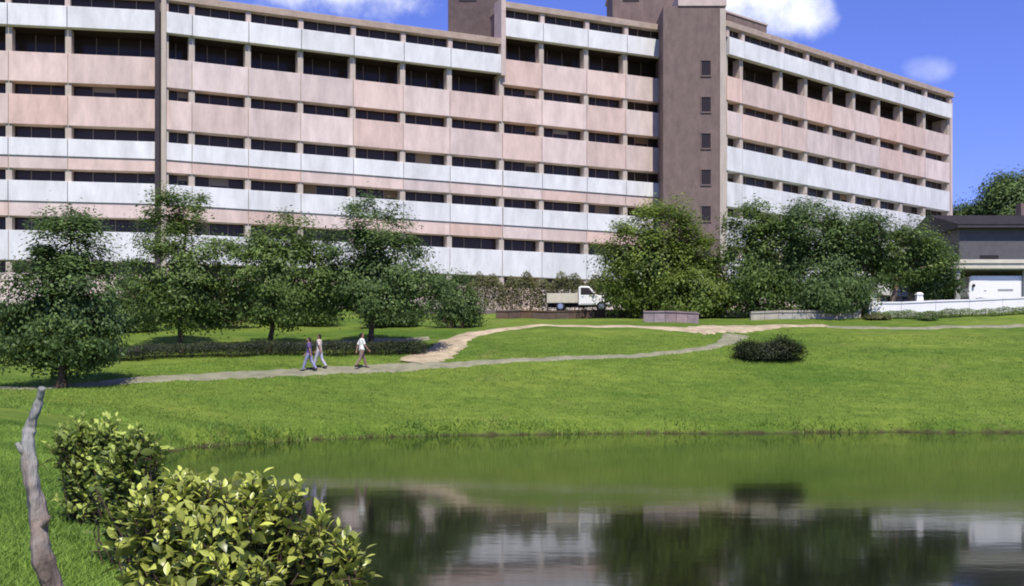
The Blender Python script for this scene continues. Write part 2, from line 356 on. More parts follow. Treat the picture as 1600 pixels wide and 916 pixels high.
def spline(P, n=12):
    P = [np.array(p, float) for p in P]; P = [2 * P[0] - P[1]] + P + [2 * P[-1] - P[-2]]; out = []
    for i in range(1, len(P) - 2):
        for k in range(n):
            t = k / n; a, b, c, d = P[i - 1:i + 3]
            out.append(.5 * (2 * b + (c - a) * t + (2 * a - 5 * b + 4 * c - d) * t * t + (3 * b - a - 3 * c + d) * t ** 3))
    return np.array(out + [P[-2]])
def strip(name, pts, width, m, lift=.05, n=14, wob=.12):
    """a path draped over the terrain; pts are (photo column, distance[, width factor])"""
    C = spline([((p[0] - CX) / F * p[1], p[1], p[2] if len(p) > 2 else 1) for p in pts], n)
    T = np.gradient(C[:, :2], axis=0); T /= np.linalg.norm(T, axis=1)[:, None]; Nn = np.stack([-T[:, 1], T[:, 0]], 1)
    K = 7; V = []; r = np.random.default_rng(len(pts) * 7 + int(width * 10))
    for i in range(len(C)):
        l = width * C[i, 2] / 2
        e0, e1 = l * (1 + wob * r.normal()), l * (1 + wob * r.normal())
        for k in range(K):
            s = -e0 + (e0 + e1) * k / (K - 1); x, y = C[i, 0] + Nn[i, 0] * s, C[i, 1] + Nn[i, 1] * s
            V.append((x, y, ground(x, y) + (lift if 0 < k < K - 1 else -.03)))
    I = [(i * K + k, i * K + k + 1, (i + 1) * K + k + 1, (i + 1) * K + k) for i in range(len(C) - 1) for k in range(K - 1)]
    o = np_mesh(name, np.array(V), np.array(I), m); o.data.shade_smooth(); return tag(o, kind='structure')
strip('path', [(-60, 45.8), (0, 46.4), (120, 48), (250, 50), (380, 52), (480, 53.6), (570, 55), (650, 56, 1.0), (750, 57, .55), (850, 57.8, .4), (980, 58.8, .36), (1080, 60.2, .4), (1130, 62.5, .6), (1150, 65)], 1.8, 'concrete_path')
strip('path', [(640, 56.6), (672, 58.4, 1.3), (700, 61, 1.1), (730, 64, .8), (800, 66, .45), (900, 67, .4), (1000, 67, .5), (1060, 66.6, 1.0), (1110, 66.8, 1.6), (1160, 67.5, 1.5), (1210, 68.5, .6), (1290, 69.4, .45)], 1.9, 'sand_path', lift=.075)
strip('path', [(1290, 69.0), (1345, 68.6), (1400, 68.6), (1500, 69.5), (1600, 70), (1700, 70)], .8, 'concrete_path', lift=.06)
strip('path', [(60, 58.4), (160, 59.4), (260, 60.2), (340, 60.8), (430, 61.5), (520, 62.5), (600, 63.4), (670, 64)], 1.3, 'concrete_path', lift=.05)
strip('road', [(560, 84.5), (700, 85), (850, 85.6), (1000, 85), (1150, 83), (1300, 81.5), (1420, 81)], 4.2, 'asphalt', lift=.09, wob=.02)

# ------------------------------------------------------------------ the long building
BASE = 5.5
bld = thing('hospital_building', 'long pink and white banded concrete block with a brown brick stair tower', 'building', (0, 100, BASE))
BO = (0, 100, BASE)
def bpart(mb, name, m, parent=None, bevel=0): return mb.build(name, m, parent or bld, bevel=bevel, off=BO)
class Wing:
    def __init__(s, P, Q):
        s.P = np.array(P, float); d = np.array(Q, float) - s.P; s.L = np.linalg.norm(d); s.d = d / s.L; s.n = np.array([s.d[1], -s.d[0]])
    def s_of(s, px):
        u = (px - CX) / F; return (u * s.P[1] - s.P[0]) / (s.d[0] - u * s.d[1])
    def pt(s, a, n, z): q = s.P + s.d * a + s.n * n; return (q[0], q[1], z)
    def fbox(s, mb, a0, a1, n0, n1, z0, z1):
        return mb.hexa([s.pt(a0, n1, z0), s.pt(a1, n1, z0), s.pt(a1, n0, z0), s.pt(a0, n0, z0), s.pt(a0, n1, z1), s.pt(a1, n1, z1), s.pt(a1, n0, z1), s.pt(a0, n0, z1)])
def facade(W, cols, lift, floors_extra, s0, s1, depth=15, sunk=0, third='p', fourth='w', skip=0):
    """cols: photo columns of the column lines; lift: height added to the top storeys"""
    S = [W.s_of(c) if isinstance(c, (int, float)) else c[0] for c in cols]
    bays = list(zip(S[:-1], S[1:]))
    T = lift
    c = MB(); W.fbox(c, s0, s1, -depth, -1.0, BASE + sunk, 27.3 + T); W.fbox(c, s0 + .004, s1 - .004, -depth + .01, -2.4, 27.303 + T, 32.04 + T); bpart(c, 'wall', 'core')
    c = MB(); W.fbox(c, s0, s1, -2.39, -1.0, 27.303 + T, 27.5 + T); bpart(c, 'gallery_floor', 'core')
    c = MB(); W.fbox(c, s0 - .1, s1 + .1, -depth - .2, .30, 32.05 + T + sunk, 32.6 + T + sunk); bpart(c, 'roof', 'roof_edge', bevel=.03)
    bands = [(27.55 + T, 25.28 + T, 'p'), (24.28 + T, 21.98 + T, 'p')]
    if T > 1: bands += [(24.28, 21.98, third)]
    bands += [(20.92, 18.58, fourth), (17.63, 14.9, fourth), (13.8, 11.5, 'W'), (10.5, 7.9, 'p')]
    glass = [(32.05 + T, 31.15 + T, -.35), (29.5 + T, 27.55 + T, -2.2)]
    zs = [b[1] for b in bands]; tops = [b[0] for b in bands]
    glass += [(zs[i], tops[i + 1], -.93) for i in range(len(bands) - 1)] + [(zs[-1], BASE + .8, -.93)]
    for a, b in bays:
        g0, g1 = a + .025, b - .025
        for zt, zb, k in bands:
            if k == 'p' or k == 'W':
                c = MB(); W.fbox(c, g0, g1, -.99, 0, zb, zt); bpart(c, 'spandrel', 'pink_panel' if k == 'p' else 'white_panel', bevel=.02)
            else:
                zm = zb + (zt - zb) * .42
                c = MB(); W.fbox(c, g0, g1, -.99, 0, zb, zm - .02); bpart(c, 'spandrel', 'pink_panel', bevel=.02)
                c = MB(); W.fbox(c, g0, g1, -.99, .10, zm, zt); bpart(c, 'parapet_panel', 'white_panel', bevel=.02)
        c = MB(); W.fbox(c, g0, g1, -.30, .30, 29.5 + T, 31.15 + T); bpart(c, 'fascia_panel', 'white_panel', bevel=.03)
        c = MB(); W.fbox(c, g0, g1, -2.38, -.303, 29.52 + T, 29.75 + T); bpart(c, 'soffit', 'soffit_shade')
        for gi, (zt, zb, dep) in enumerate(glass):
            c = MB(); W.fbox(c, g0, g1, dep - .05, dep, zb + .01, zt - .01); wn = bpart(c, 'window', 'glass')
            c = MB(); k = max(2, round((b - a) / 1.5))
            for q in range(1, k):
                x = a + (b - a) * q / k; W.fbox(c, x - .03, x + .03, dep - .02, dep + .06, zb + .012, zt - .012)
            W.fbox(c, g0, g1, dep - .02, dep + .05, zb + .012, zb + .08)
            bpart(c, 'mullion', 'mullion', wn)
            if gi > 1 and random.random() < .3:
                q = random.randrange(k); h = (zt - zb) * random.uniform(.25, .8)
                x0 = a + (b - a) * q / k + .05; c = MB(); W.fbox(c, x0, x0 + (b - a) / k - .1, dep - .01, dep + .015, zt - .02 - h, zt - .02); bpart(c, 'blind', 'blind', wn)
    for s in S[skip:]:
        c = MB(); W.fbox(c, s - .23, s + .23, -.995, -.12, BASE, 29.49 + T); bpart(c, 'column', 'column', bevel=.02)
        c = MB(); W.fbox(c, s - .2, s + .2, -.5, .12, 31.155 + T, 32.045 + T + sunk); bpart(c, 'roof_post', 'coping', bevel=.02)
    return S
PA, PK, PM = (-46.0, 82.4), (-27.6, 85.4), (14.5, 103.8)
WA, WB, WR = Wing(PA, PK), Wing(PK, PM), Wing((20.2, 102.5), (51.9, 128.4))
sa = WA.s_of(250)
facade(WA, [-190, -85, 13, 106, 247], 0, 0, WA.s_of(-190), sa, sunk=.0)
sk = WB.s_of(785)
facade(WB, [259, 300, 388, 470, 552, 630, 703, 784.6], 0, 0, WB.s_of(254), sk - .05, sunk=.004)
facade(WB, [785.4, 847, 917, 978, 1040], 3.35, 1, sk, WB.s_of(1042), sunk=.008, skip=1)
facade(WR, [1136, 1160, 1222, 1261, 1300, 1336, 1375, 1410, 1446, 1484], 3.35, 1, -.3, WR.s_of(1487), sunk=.012, third='W', fourth='W')
c = MB(); WR.fbox(c, WR.s_of(1486), WR.s_of(1489), -2.6, -.05, BASE, 35.35); bpart(c, 'end_wall', 'pink_panel')
# pier and dark joint where the two left wings meet, end pier where the extra storey starts
c = MB(); WB.fbox(c, WB.s_of(251), WB.s_of(259), -1.2, .42, BASE, 33.1); bpart(c, 'pier', 'column', bevel=.03)
c = MB(); WA.fbox(c, WA.s_of(243), WA.s_of(250.5), -1.2, .36, BASE, 32.02); bpart(c, 'expansion_joint', 'dark_joint')
c = MB(); WB.fbox(c, WB.s_of(781), WB.s_of(788), -1.3, .36, 29.3, 36.15); bpart(c, 'pier', 'coping', bevel=.03)
# end wall of the raised part over the lower roof
c = MB(); WB.fbox(c, sk - .04, sk + .3, -14, -1.1, 32.61, 35.35); bpart(c, 'end_wall', 'tower_brick')
# stair tower
DT = 100.6
tx0, tx1 = (1036 - CX) / F * DT, (1133 - CX) / F * DT
c = MB(); c.box(tx0, tx1, DT, DT + 9, BASE, zpx(10, DT)); tw = bpart(c, 'stair_tower', 'tower_brick', bevel=.04)
c = MB(); c.box(tx0 - .12 + 1.5, tx1 + .12, DT - .12, DT + 9.1, zpx(10, DT) + .002, zpx(-14, DT)); bpart(c, 'coping', 'coping', tw, .03)
c = MB(); c.box(tx1 - .5, tx1 + .06, DT - .1, DT + .5, BASE, zpx(14, DT)); bpart(c, 'corner_pier', 'column', tw, .03)
for i in range(8):
    zc = zpx(106, DT) - i * 3.36; xm = (1103 - CX) / F * DT
    c = MB(); c.box(xm - .42, xm + .42, DT - .03, DT + .1, zc - .72, zc + .62); wn = bpart(c, 'window', 'glass', tw)
    c = MB(); c.box(xm - .5, xm + .5, DT - .10, DT + .05, zc - .84, zc - .725); c.box(xm - .5, xm + .5, DT - .10, DT + .05, zc + .625, zc + .72)
    c.box(xm - .5, xm - .425, DT - .08, DT + .05, zc - .724, zc + .624); c.box(xm + .425, xm + .5, DT - .08, DT + .05, zc - .724, zc + .624)
    bpart(c, 'window_frame', 'tower_brick', tw)
# lift houses on the roof
def roof_house(pxs, D0, D1, z0, z1, m, rail=True):
    a, b = pxs; x0, x1 = (a - CX) / F * D0, (b - CX) / F * D0
    c = MB(); c.box(x0, x1, D0, D1, z0, z1); o = bpart(c, 'penthouse', m, bevel=.05)
    c = MB(); c.box(x0 - .15, x1 + .15, D0 - .15, D1 + .15, z1 + .002, z1 + .3); bpart(c, 'coping', 'roof_edge', o, .03)
    c = MB()
    for k in range(5):
        z = z1 - 1.2 - k * .14; c.box(x0 + 1.0, x0 + 2.6, D0 - .05, D0 + .05, z, z + .09)
    bpart(c, 'louvre', 'dark_joint', o)
roof_house((700, 784), 99.5, 106, 32.3, 38.6, 'penthouse_brick')
roof_house((957, 1062), 106.5, 113, 35.6, 41.0, 'tower_brick')
c = MB(); WR.fbox(c, .6, 6.6, -7, -.4, 35.96, 37.0); o = bpart(c, 'penthouse', 'tower_brick', bevel=.04)
c = MB(); WR.fbox(c, .5, 6.7, -7.1, -.3, 37.003, 37.2); bpart(c, 'coping', 'coping', o, .03)
for s in (12, 19, 27, 35):
    c = MB(); WR.fbox(c, s, s + 1.6, -6, -4.6, 35.9, 36.9); o = bpart(c, 'roof_vent', 'slate_wall', bevel=.04)
    c = MB(); WR.fbox(c, s - .1, s + 1.7, -6.1, -4.5, 36.903, 37.0); bpart(c, 'vent_cap', 'grey_paint', o)

# ------------------------------------------------------------------ grey building, carport, walls on the right
gb = thing('grey_building', 'grey purple house with a dark low slate roof beyond the carport', 'building', (50, 110, 7)); GO = (50, 110, 7)
x0 = (1499 - CX) / F * 106
MB().box(x0, x0 + 34, 106, 120, 7, zpx(352, 106)).build('wall', 'slate_wall', gb, off=GO)
ze, zr = zpx(351, 106), zpx(337, 113)
o = MB().add([(x0 - .5, 105.2, ze - .1), (x0 + 34.5, 105.2, ze - .1), (x0 + 34.5, 113, zr), (x0 - .5, 113, zr), (x0 + 34.5, 120.8, ze - .1), (x0 - .5, 120.8, ze - .1),
              (x0 - .5, 105.2, ze - .4), (x0 + 34.5, 105.2, ze - .4), (x0 + 34.5, 120.8, ze - .4), (x0 - .5, 120.8, ze - .4)],
             [(0, 1, 2, 3), (3, 2, 4, 5), (6, 7, 1, 0), (8, 9, 5, 4), (0, 3, 5, 9, 6), (1, 7, 8, 4, 2), (6, 9, 8, 7)]).build('roof', 'slate', gb, off=GO)
for k in range(9):
    t0, t1 = k / 9, (k + 1) / 9
    q = lambda t, up: (105.2 + 7.8 * t, ze - .1 + (zr - ze + .1) * t + up)
    (ya, za), (yb, zb_) = q(t0, .10), q(t1, .02)
    MB().hexa([(x0 - .55, ya - .06, za - .09), (x0 + 34.55, ya - .06, za - .09), (x0 + 34.55, yb, zb_ - .09), (x0 - .55, yb, zb_ - .09),
               (x0 - .55, ya - .06, za), (x0 + 34.55, ya - .06, za), (x0 + 34.55, yb, zb_), (x0 - .55, yb, zb_)]).build('slate_course', 'slate', o, off=GO)
MB().box(x0 + 9, x0 + 10.2, 112.4, 113.6, zr - 1, zr + 1.2).build('chimney', 'tower_brick', o, off=GO)
for k in range(6):
    xw = x0 + 2 + k * 5; zt = zpx(399, 106)
    wn = MB().box(xw, xw + 1.8, 105.96, 106.1, zt - 1.7, zt).build('window', 'glass', gb, off=GO)
    MB().box(xw - .1, xw + 1.9, 105.9, 106.05, zt - 1.85, zt - 1.703).build('sill', 'grey_paint', wn, off=GO)

cpx = (1482 - CX) / F * 78
cz = zpx(421, 78)
cp = thing('carport', 'flat cream roofed carport on grey posts behind the white wall', 'carport', (cpx, 78, ground(cpx + 2, 79))); CO = tuple(cp.location)
MB().box(cpx, cpx + 26, 77.6, 85.5, cz, cz + .62).build('roof', 'cream_paint', cp, bevel=.04, off=CO)
MB().box(cpx - .08, cpx + 26.1, 77.5, 77.59, cz + .4, cz + .66).build('fascia', 'cream_paint', cp, off=CO)
for k in range(6):
    for yy in (78, 84.6):
        xx = cpx + .62 + k * 4.9
        o = MB().box(xx - .17, xx + .17, yy - .17, yy + .17, ground(xx, yy) - .2, cz - .003).build('post', 'grey_paint', cp, bevel=.03, off=CO)
        MB().box(xx - .26, xx + .26, yy - .26, yy + .26, ground(xx, yy) - .2, ground(xx, yy) + .25).build('footing', 'pale_stone', o, off=CO)
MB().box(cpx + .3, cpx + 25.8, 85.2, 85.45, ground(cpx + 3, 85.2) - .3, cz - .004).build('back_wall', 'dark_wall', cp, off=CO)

def block_wall(name, label, pts, h, m, cap, blk=1.2, thick=.3, capm=None, tagk='wall', back=0):
    """a garden wall of separate panels along (photo column, distance) points, following the slope"""
    C = spline([((p[0] - CX) / F * p[1], p[1]) for p in pts], 30)
    L = np.concatenate([[0], np.cumsum(np.linalg.norm(np.diff(C, axis=0), axis=1))])
    n = max(2, round(L[-1] / blk)); S = np.linspace(0, L[-1], n + 1)
    P = np.stack([np.interp(S, L, C[:, 0]), np.interp(S, L, C[:, 1])], 1)
    org = (P[n // 2][0], P[n // 2][1], ground(*P[n // 2])); root = thing(name, label, tagk, org)
    for i in range(n):
        a, b = P[i], P[i + 1]; t = (b - a) / np.linalg.norm(b - a); nn = np.array([t[1], -t[0]]) * thick / 2; a2, b2 = a + t * .01, b - t * .01
        ga, gb_ = ground(*a), ground(*b)
        def quad(za, zb, k=1.0): return [(*(a2 + nn * k), za), (*(b2 + nn * k), zb), (*(b2 - nn * k), zb), (*(a2 - nn * k), za)]
        MB().hexa(quad(ga - .4, gb_ - .4) + quad(ga + h, gb_ + h)).build('block', m, root, off=org)
        if cap: MB().hexa(quad(ga + h + .003, gb_ + h + .003, 1.35) + quad(ga + h + cap, gb_ + h + cap, 1.35)).build('coping_stone', capm or m, root, off=org)
    return root
block_wall('garden_wall', 'low white wall on the slope in front of the carport', [(1352, 74.2), (1420, 74.4), (1500, 74.8), (1600, 75.4), (1720, 76)], .88, 'white_paint', .12, 2.4)
block_wall('retaining_wall', 'low dark brown retaining wall along the road below the white pickup', [(775, 79), (850, 79.3), (930, 79.3), (1004, 79)], .50, 'brown_wall', .08, .9)
block_wall('retaining_wall', 'low mauve stone retaining wall beside the sandy path', [(1006, 71.5), (1045, 71), (1092, 70.6)], .62, 'mauve_stone', .1, .7)
block_wall('retaining_wall', 'low pale stone wall below the dark trees, ending at the white wall', [(1172, 73), (1250, 73.2), (1344, 73.6)], .42, 'pale_stone', .14, .9)
for px, D, h, lab in ((1363, 73.8, 1.55, 'tall white gate pillar at the end of the white wall'), (1436, 75.0, 1.35, 'short white gate pillar behind the white wall')):
    p = at(px, D); t = thing('gate_pillar', lab, 'pillar', p)
    MB().hexa([(-.36, -.28, -.3), (.36, -.28, -.3), (.36, .28, -.3), (-.36, .28, -.3), (-.2, -.2, h), (.2, -.2, h), (.2, .2, h), (-.2, .2, h)]).build('shaft', 'white_paint', t, bevel=.02)
    MB().hexa([(-.27, -.27, h + .002), (.27, -.27, h + .002), (.27, .27, h + .002), (-.27, .27, h + .002), (-.12, -.12, h + .16), (.12, -.12, h + .16), (.12, .12, h + .16), (-.12, .12, h + .16)]).build('cap', 'white_paint', t, bevel=.01)

# ------------------------------------------------------------------ vehicles (local x = forward)
def wheel(root, x, y, r, w):
    s = 1 if y > 0 else -1
    prof = lambda R_, ww: MB().tube([(x, y - ww / 2, r), (x, y + ww / 2, r)], R_, 20)
    ty = prof(r, w).build('wheel', 'rubber', root, bevel=.03)
    MB().tube([(x, y + s * (w / 2 - .02), r), (x, y + s * (w / 2 + .012), r)], r * .58, 14).build('rim', 'chrome', ty)
def pickup():
    p = at(907, 85.2); t = thing('pickup_truck', 'white pickup truck with a cream load bed parked on the road', 'truck', (p.x, p.y, p.z + .09), R(-4))
    W = .88
    cab = [(-.15, .45), (2.25, .45), (2.32, .62), (2.30, .98), (2.15, 1.10), (1.28, 1.22), (.72, 1.86), (.55, 1.92), (-.05, 1.92), (-.15, 1.82)]
    c = MB().prism(cab, -W, W).build('cab', 'car_white', t, bevel=.06)
    for s in (-1, 1):
        y0, y1 = sorted((s * (W - .01), s * (W + .012)))
        MB().prism([(.02, 1.24), (1.08, 1.24), (.66, 1.78), (.02, 1.80)], y0, y1).build('side_window', 'glass', c)
        y0, y1 = sorted((s * (W - .02), s * (W + .02)))
        d = MB().prism([(.0, .55), (1.15, .55), (1.15, 1.20), (.0, 1.20)], y0, y1).build('door', 'car_white', c, bevel=.015)
        y0, y1 = sorted((s * (W + .021), s * (W + .05)))
        MB().box(.08, .26, y0, y1, 1.08, 1.12).build('handle', 'chrome', c)
        y0, y1 = sorted((s * .50, s * .80)); MB().box(2.27, 2.335, y0, y1, .80, .96).build('headlight', 'lamp_glass', t)
        y0, y1 = sorted((s * (W + .02), s * (W + .2))); MB().box(1.0, 1.12, y0, y1, 1.2, 1.38).build('mirror', 'rubber', t, bevel=.02)
    MB().add([(1.255, -.76, 1.262), (1.255, .76, 1.262), (.765, .70, 1.822), (.765, -.70, 1.822), (1.235, -.76, 1.24), (1.235, .76, 1.24), (.745, .7, 1.80), (.745, -.7, 1.80)],
             [(0, 1, 2, 3), (4, 7, 6, 5), (0, 4, 5, 1), (1, 5, 6, 2), (2, 6, 7, 3), (3, 7, 4, 0)]).build('windscreen', 'glass', t)
    MB().box(2.25, 2.42, -.85, .85, .38, .58).build('bumper', 'chrome', t, bevel=.03)
    MB().box(2.29, 2.34, -.45, .45, .66, .90).build('grille', 'rubber', t)
    b = MB(); b.box(-2.6, -.2, -.92, .92, .62, .74); b.box(-2.6, -.2, -.92, -.84, .741, 1.36); b.box(-2.6, -.2, .84, .92, .741, 1.36); b.box(-.28, -.201, -.839, .839, .741, 1.42); b.box(-2.6, -2.52, -.839, .839, .741, 1.35)
    bd = b.build('load_bed', 'car_cream', t, bevel=.015)
    for s in (-1, 1):
        for k in range(5):
            x = -2.45 + k * .52; y0, y1 = sorted((s * .921, s * .95)); MB().box(x, x + .06, y0, y1, .7, 1.3).build('bed_rib', 'car_cream', bd)
    MB().box(-2.5, 2.1, -.7, .7, .38, .60).build('chassis', 'rubber', t)
    for x in (1.62, -1.55):
        for y in (-.78, .78): wheel(t, x, y, .37, .24)
pickup()
def van():
    x = (1513 - CX) / F * 78.2; D = 79.1
    t = thing('delivery_van', 'boxy white van parked under the carport behind the white wall', 'van', (x + 2.6, D, ground(x + 2.6, D)), R(180))
    W = .95
    body = [(-2.6, .35), (2.55, .35), (2.6, .8), (2.58, 1.1), (2.5, 2.02), (2.38, 2.12), (-2.5, 2.12), (-2.6, 2.0)]
    b = MB().prism(body, -W, W).build('body', 'car_white', t, bevel=.07)
    for s in (-1, 1):
        y0, y1 = sorted((s * (W - .02), s * (W + .012)))
        d = MB().prism([(1.25, .5), (2.3, .5), (2.3, 1.95), (1.25, 1.95)], y0, y1).build('door', 'car_white', t, bevel=.01)
        MB().box(-.6, .5, *sorted((s * (W + .003), s * (W + .018))), 1.02, 1.16).build('side_stripe', 'grey_mark', b)
        MB().box(1.32, 1.5, *sorted((s * (W + .013), s * (W + .04))), 1.02, 1.07).build('handle', 'chrome', d)
        MB().box(2.52, 2.62, *sorted((s * .6, s * .88)), .72, .92).build('headlight', 'lamp_glass', t)
        MB().box(2.2, 2.35, *sorted((s * (W + .02), s * (W + .2))), 1.3, 1.5).build('mirror', 'rubber', t, bevel=.02)
    MB().hexa([(2.5, -.8, 1.25), (2.60, -.8, 1.25), (2.60, .8, 1.25), (2.5, .8, 1.25), (2.45, -.75, 1.95), (2.54, -.75, 1.95), (2.54, .75, 1.95), (2.45, .75, 1.95)]).build('windscreen', 'glass', t)
    MB().box(2.5, 2.72, -.93, .93, .3, .56).build('bumper', 'rubber', t, bevel=.03)
    for xx in (1.75, -1.6):
        for y in (-.84, .84): wheel(t, xx, y, .36, .24)
van()

# ------------------------------------------------------------------ trees and shrubs
def leaf_quads(P, size, r, up=.6, out=None):
    """diamond leaves round the points P; returns vertices and faces"""
    n = len(P)
    nrm = r.normal(size=(n, 3)); nrm[:, 2] = np.abs(nrm[:, 2]) + up
    if out is not None: nrm = nrm * .55 + out * 1.1
    nrm /= np.linalg.norm(nrm, axis=1)[:, None]
    a = np.cross(nrm, r.normal(size=(n, 3))); a /= np.linalg.norm(a, axis=1)[:, None]; b = np.cross(nrm, a)
    L = (size * r.uniform(.6, 1.35, n))[:, None]; Wd = L * r.uniform(.38, .62, n)[:, None]
    V = np.stack([P - a * L * .5, P + b * Wd * .5 - nrm * L * .08, P + a * L * .5, P - b * Wd * .5 - nrm * L * .08], 1).reshape(-1, 3)
    return V, np.arange(4 * n).reshape(n, 4)
def crown_points(blobs, nclump, nleaf, r, clump=.42):
    """clumps spread through the volume of ellipsoid blobs (x, y, z, rx, ry, rz), denser near their skins"""
    vol = np.array([b[3] * b[4] * b[5] for b in blobs]) ** .8; vol /= vol.sum(); P = []; Tn = []; centres = []
    for _ in range(nclump):
        b = blobs[r.choice(len(blobs), p=vol)]
        d = r.normal(size=3); d /= np.linalg.norm(d); rad = r.uniform(.35, 1.0) ** .5 * r.uniform(.85, 1.08)
        c = np.array(b[:3]) + d * np.array(b[3:]) * rad; centres.append(c)
        s = clump * r.uniform(.55, 1.35) * np.array([1, 1, .62])
        k = int(nleaf * r.uniform(.5, 1.5)); q = r.normal(size=(k, 3)) * s; q[:, 2] -= .12 * (q[:, 0] ** 2 + q[:, 1] ** 2)
        P.append(c + q); Tn.append(np.clip(r.normal(.42, .17) + r.normal(0, .20, k), 0, 1))
    return np.concatenate(P), np.concatenate(Tn), centres
def limb(mb, p0, p1, r0, r1, r, n=5, sag=.12):
    p0, p1 = np.array(p0, float), np.array(p1, float); L = np.linalg.norm(p1 - p0); pts = []
    off = r.normal(size=3) * L * sag
    for k in range(n + 1):
        t = k / n; pts.append(tuple(p0 + (p1 - p0) * t + off * math.sin(math.pi * t) + r.normal(size=3) * L * .012 * (0 < k < n)))
    mb.tube(pts, [r0 + (r1 - r0) * k / n for k in range(n + 1)], 7); return pts
def tree(name, label, px, D, blobs_px, seed, leafm='leaf_mid', nclump=90, nleaf=150, leaf=.17, clump=.42, trunk=.16, stem_top=.45, barkm='bark', group=None, cat='tree', stems=1, flat=.85):
    """blobs_px: (column, row, half width, half height) in the photo, turned into metres at distance D"""
    r = np.random.default_rng(seed); base = at(px, D); k = D / F
    t = thing(name, label, cat, base, group=group)
    blobs = []
    for (bx, by, bw, bh) in blobs_px:
        blobs.append(((bx - CX) * k - base.x, r.normal() * bw * k * .15, zpx(by, D) - base.z, bw * k, bw * k * flat, bh * k))
    nclump = int(nclump * 1.75); leaf *= 1.12
    P, Tn, cen = crown_points(blobs, nclump, nleaf, r, clump)
    P = P[P[:, 2] > .04]; Tn = Tn[:len(P)]
    cc = np.mean([b[:3] for b in blobs], axis=0); O = P - cc; O /= np.linalg.norm(O, axis=1)[:, None] + 1e-6
    V, Fc = leaf_quads(P, leaf, r, .6, O); cr = np_mesh('crown', V, Fc, leafm, np.repeat(Tn, 4), t)
    top = max(b[2] for b in blobs); tb = MB(); c0 = np.mean([b[:3] for b in blobs], axis=0)
    for s in range(stems):
        o = np.array([r.normal() * .25 * (stems > 1), r.normal() * .25 * (stems > 1), -.25])
        fork = np.array([c0[0] * .5 + o[0] * 2, c0[1] * .4 + o[1] * 2, top * stem_top])
        pts = limb(tb, o, fork, trunk * 1.25, trunk * .8, r, 6, .03)
        tb.tube([(o[0], o[1], -.3), (o[0], o[1], .12), (o[0], o[1], .35)], [trunk * 2, trunk * 1.55, trunk * 1.15], 9)
        for b in blobs[s::stems]:
            tip = np.array(b[:3]) + np.array([0, 0, b[5] * .5]); q = limb(tb, fork, tip, trunk * .62, trunk * .14, r)
            for _ in range(4):
                c = cen[r.integers(len(cen))]
                j = q[r.integers(1, len(q) - 1)]
                if np.linalg.norm(np.array(c) - np.array(j)) < 3.2: limb(tb, j, c, trunk * .24, trunk * .05, r, 4)
    tb.build('trunk', barkm, t, smooth=True)
    return t
GT = 'trees on the slope below the building'
tree('shade_tree', 'dark broad tree with a short trunk standing at the lower path near the pond corner', 96, 47, [(108, 372, 54, 54), (60, 440, 60, 62), (135, 440, 56, 64), (45, 520, 62, 56), (95, 520, 66, 72), (140, 520, 50, 58)], 1, 'leaf_dark', 120, 170, .17, .36, .17, .42, group=GT)
tree('shade_tree', 'tall slender tree with a rounded upper tuft beside the dark shade tree', 284, 58.2, [(275, 332, 52, 40), (255, 405, 58, 50), (325, 410, 56, 52), (235, 465, 56, 42), (330, 470, 60, 44), (280, 480, 60, 36)], 2, 'leaf_mid', 120, 140, .17, .38, .13, .5, group=GT)
tree('shade_tree', 'medium leafy tree with a thin dark trunk behind the low shade strip', 421, 58.6, [(440, 374, 52, 40), (405, 420, 52, 50), (470, 425, 52, 50), (430, 470, 66, 42)], 3, 'leaf_mid', 100, 150, .17, .38, .13, .45, group=GT)
tree('shade_tree', 'full tall tree whose trunk rises behind the person in the white shirt', 577, 59.5, [(585, 348, 54, 48), (545, 400, 52, 48), (622, 400, 52, 54), (570, 440, 66, 50), (645, 455, 54, 42), (528, 455, 42, 38), (600, 470, 66, 28)], 4, 'leaf_dark', 140, 150, .17, .4, .15, .42, group=GT)
tree('shade_tree', 'bright yellow green tree growing behind the white pickup and in front of the stair tower', 1005, 77, [(1040, 350, 50, 40), (985, 385, 50, 46), (1050, 420, 52, 56), (970, 440, 42, 46), (1010, 460, 56, 32)], 5, 'leaf_yellow', 150, 150, .2, .5, .2, .35, group=GT)
tree('shade_tree', 'olive green tree hiding the foot of the brown stair tower', 1092, 76, [(1085, 400, 44, 46), (1100, 445, 46, 46), (1070, 460, 40, 36), (1120, 470, 40, 26)], 6, 'leaf_yellow', 90, 150, .2, .48, .17, .35, group=GT)
tree('shade_tree', 'loose light topped tree right of the stair tower foot', 1180, 75.5, [(1180, 350, 44, 34), (1165, 410, 42, 50), (1215, 390, 46, 54), (1190, 455, 52, 38)], 7, 'leaf_mid', 110, 150, .2, .48, .17, .35, group=GT)
tree('shade_tree', 'large dense dark green tree covering the foot of the right wing', 1290, 75.2, [(1260, 360, 50, 42), (1330, 365, 52, 44), (1265, 430, 56, 50), (1340, 425, 50, 52), (1300, 465, 64, 32)], 8, 'leaf_dark', 170, 160, .2, .5, .22, .35, group=GT)
tree('shade_tree', 'open small tree with a pale trunk beside the white gate pillar', 1388, 75.6, [(1425, 375, 40, 30), (1385, 395, 34, 34), (1450, 400, 34, 28), (1410, 425, 36, 22)], 9, 'leaf_mid', 70, 120, .19, .4, .2, .5, 'pale_bark', group=GT)
tree('shade_tree', 'small dark tree standing against the end of the carport roof', 1462, 77, [(1462, 415, 32, 34), (1440, 440, 26, 28), (1475, 448, 22, 22)], 10, 'leaf_dark', 55, 130, .18, .38, .12, .4, group=GT)
GB = 'tall trees behind the grey house'
tree('tall_tree', 'tall rounded dark tree rising over the slate roof', 1575, 131, [(1570, 300, 34, 26), (1605, 305, 36, 34), (1590, 345, 60, 36)], 12, 'leaf_dark', 110, 170, .36, .9, .35, .5, group=GB)
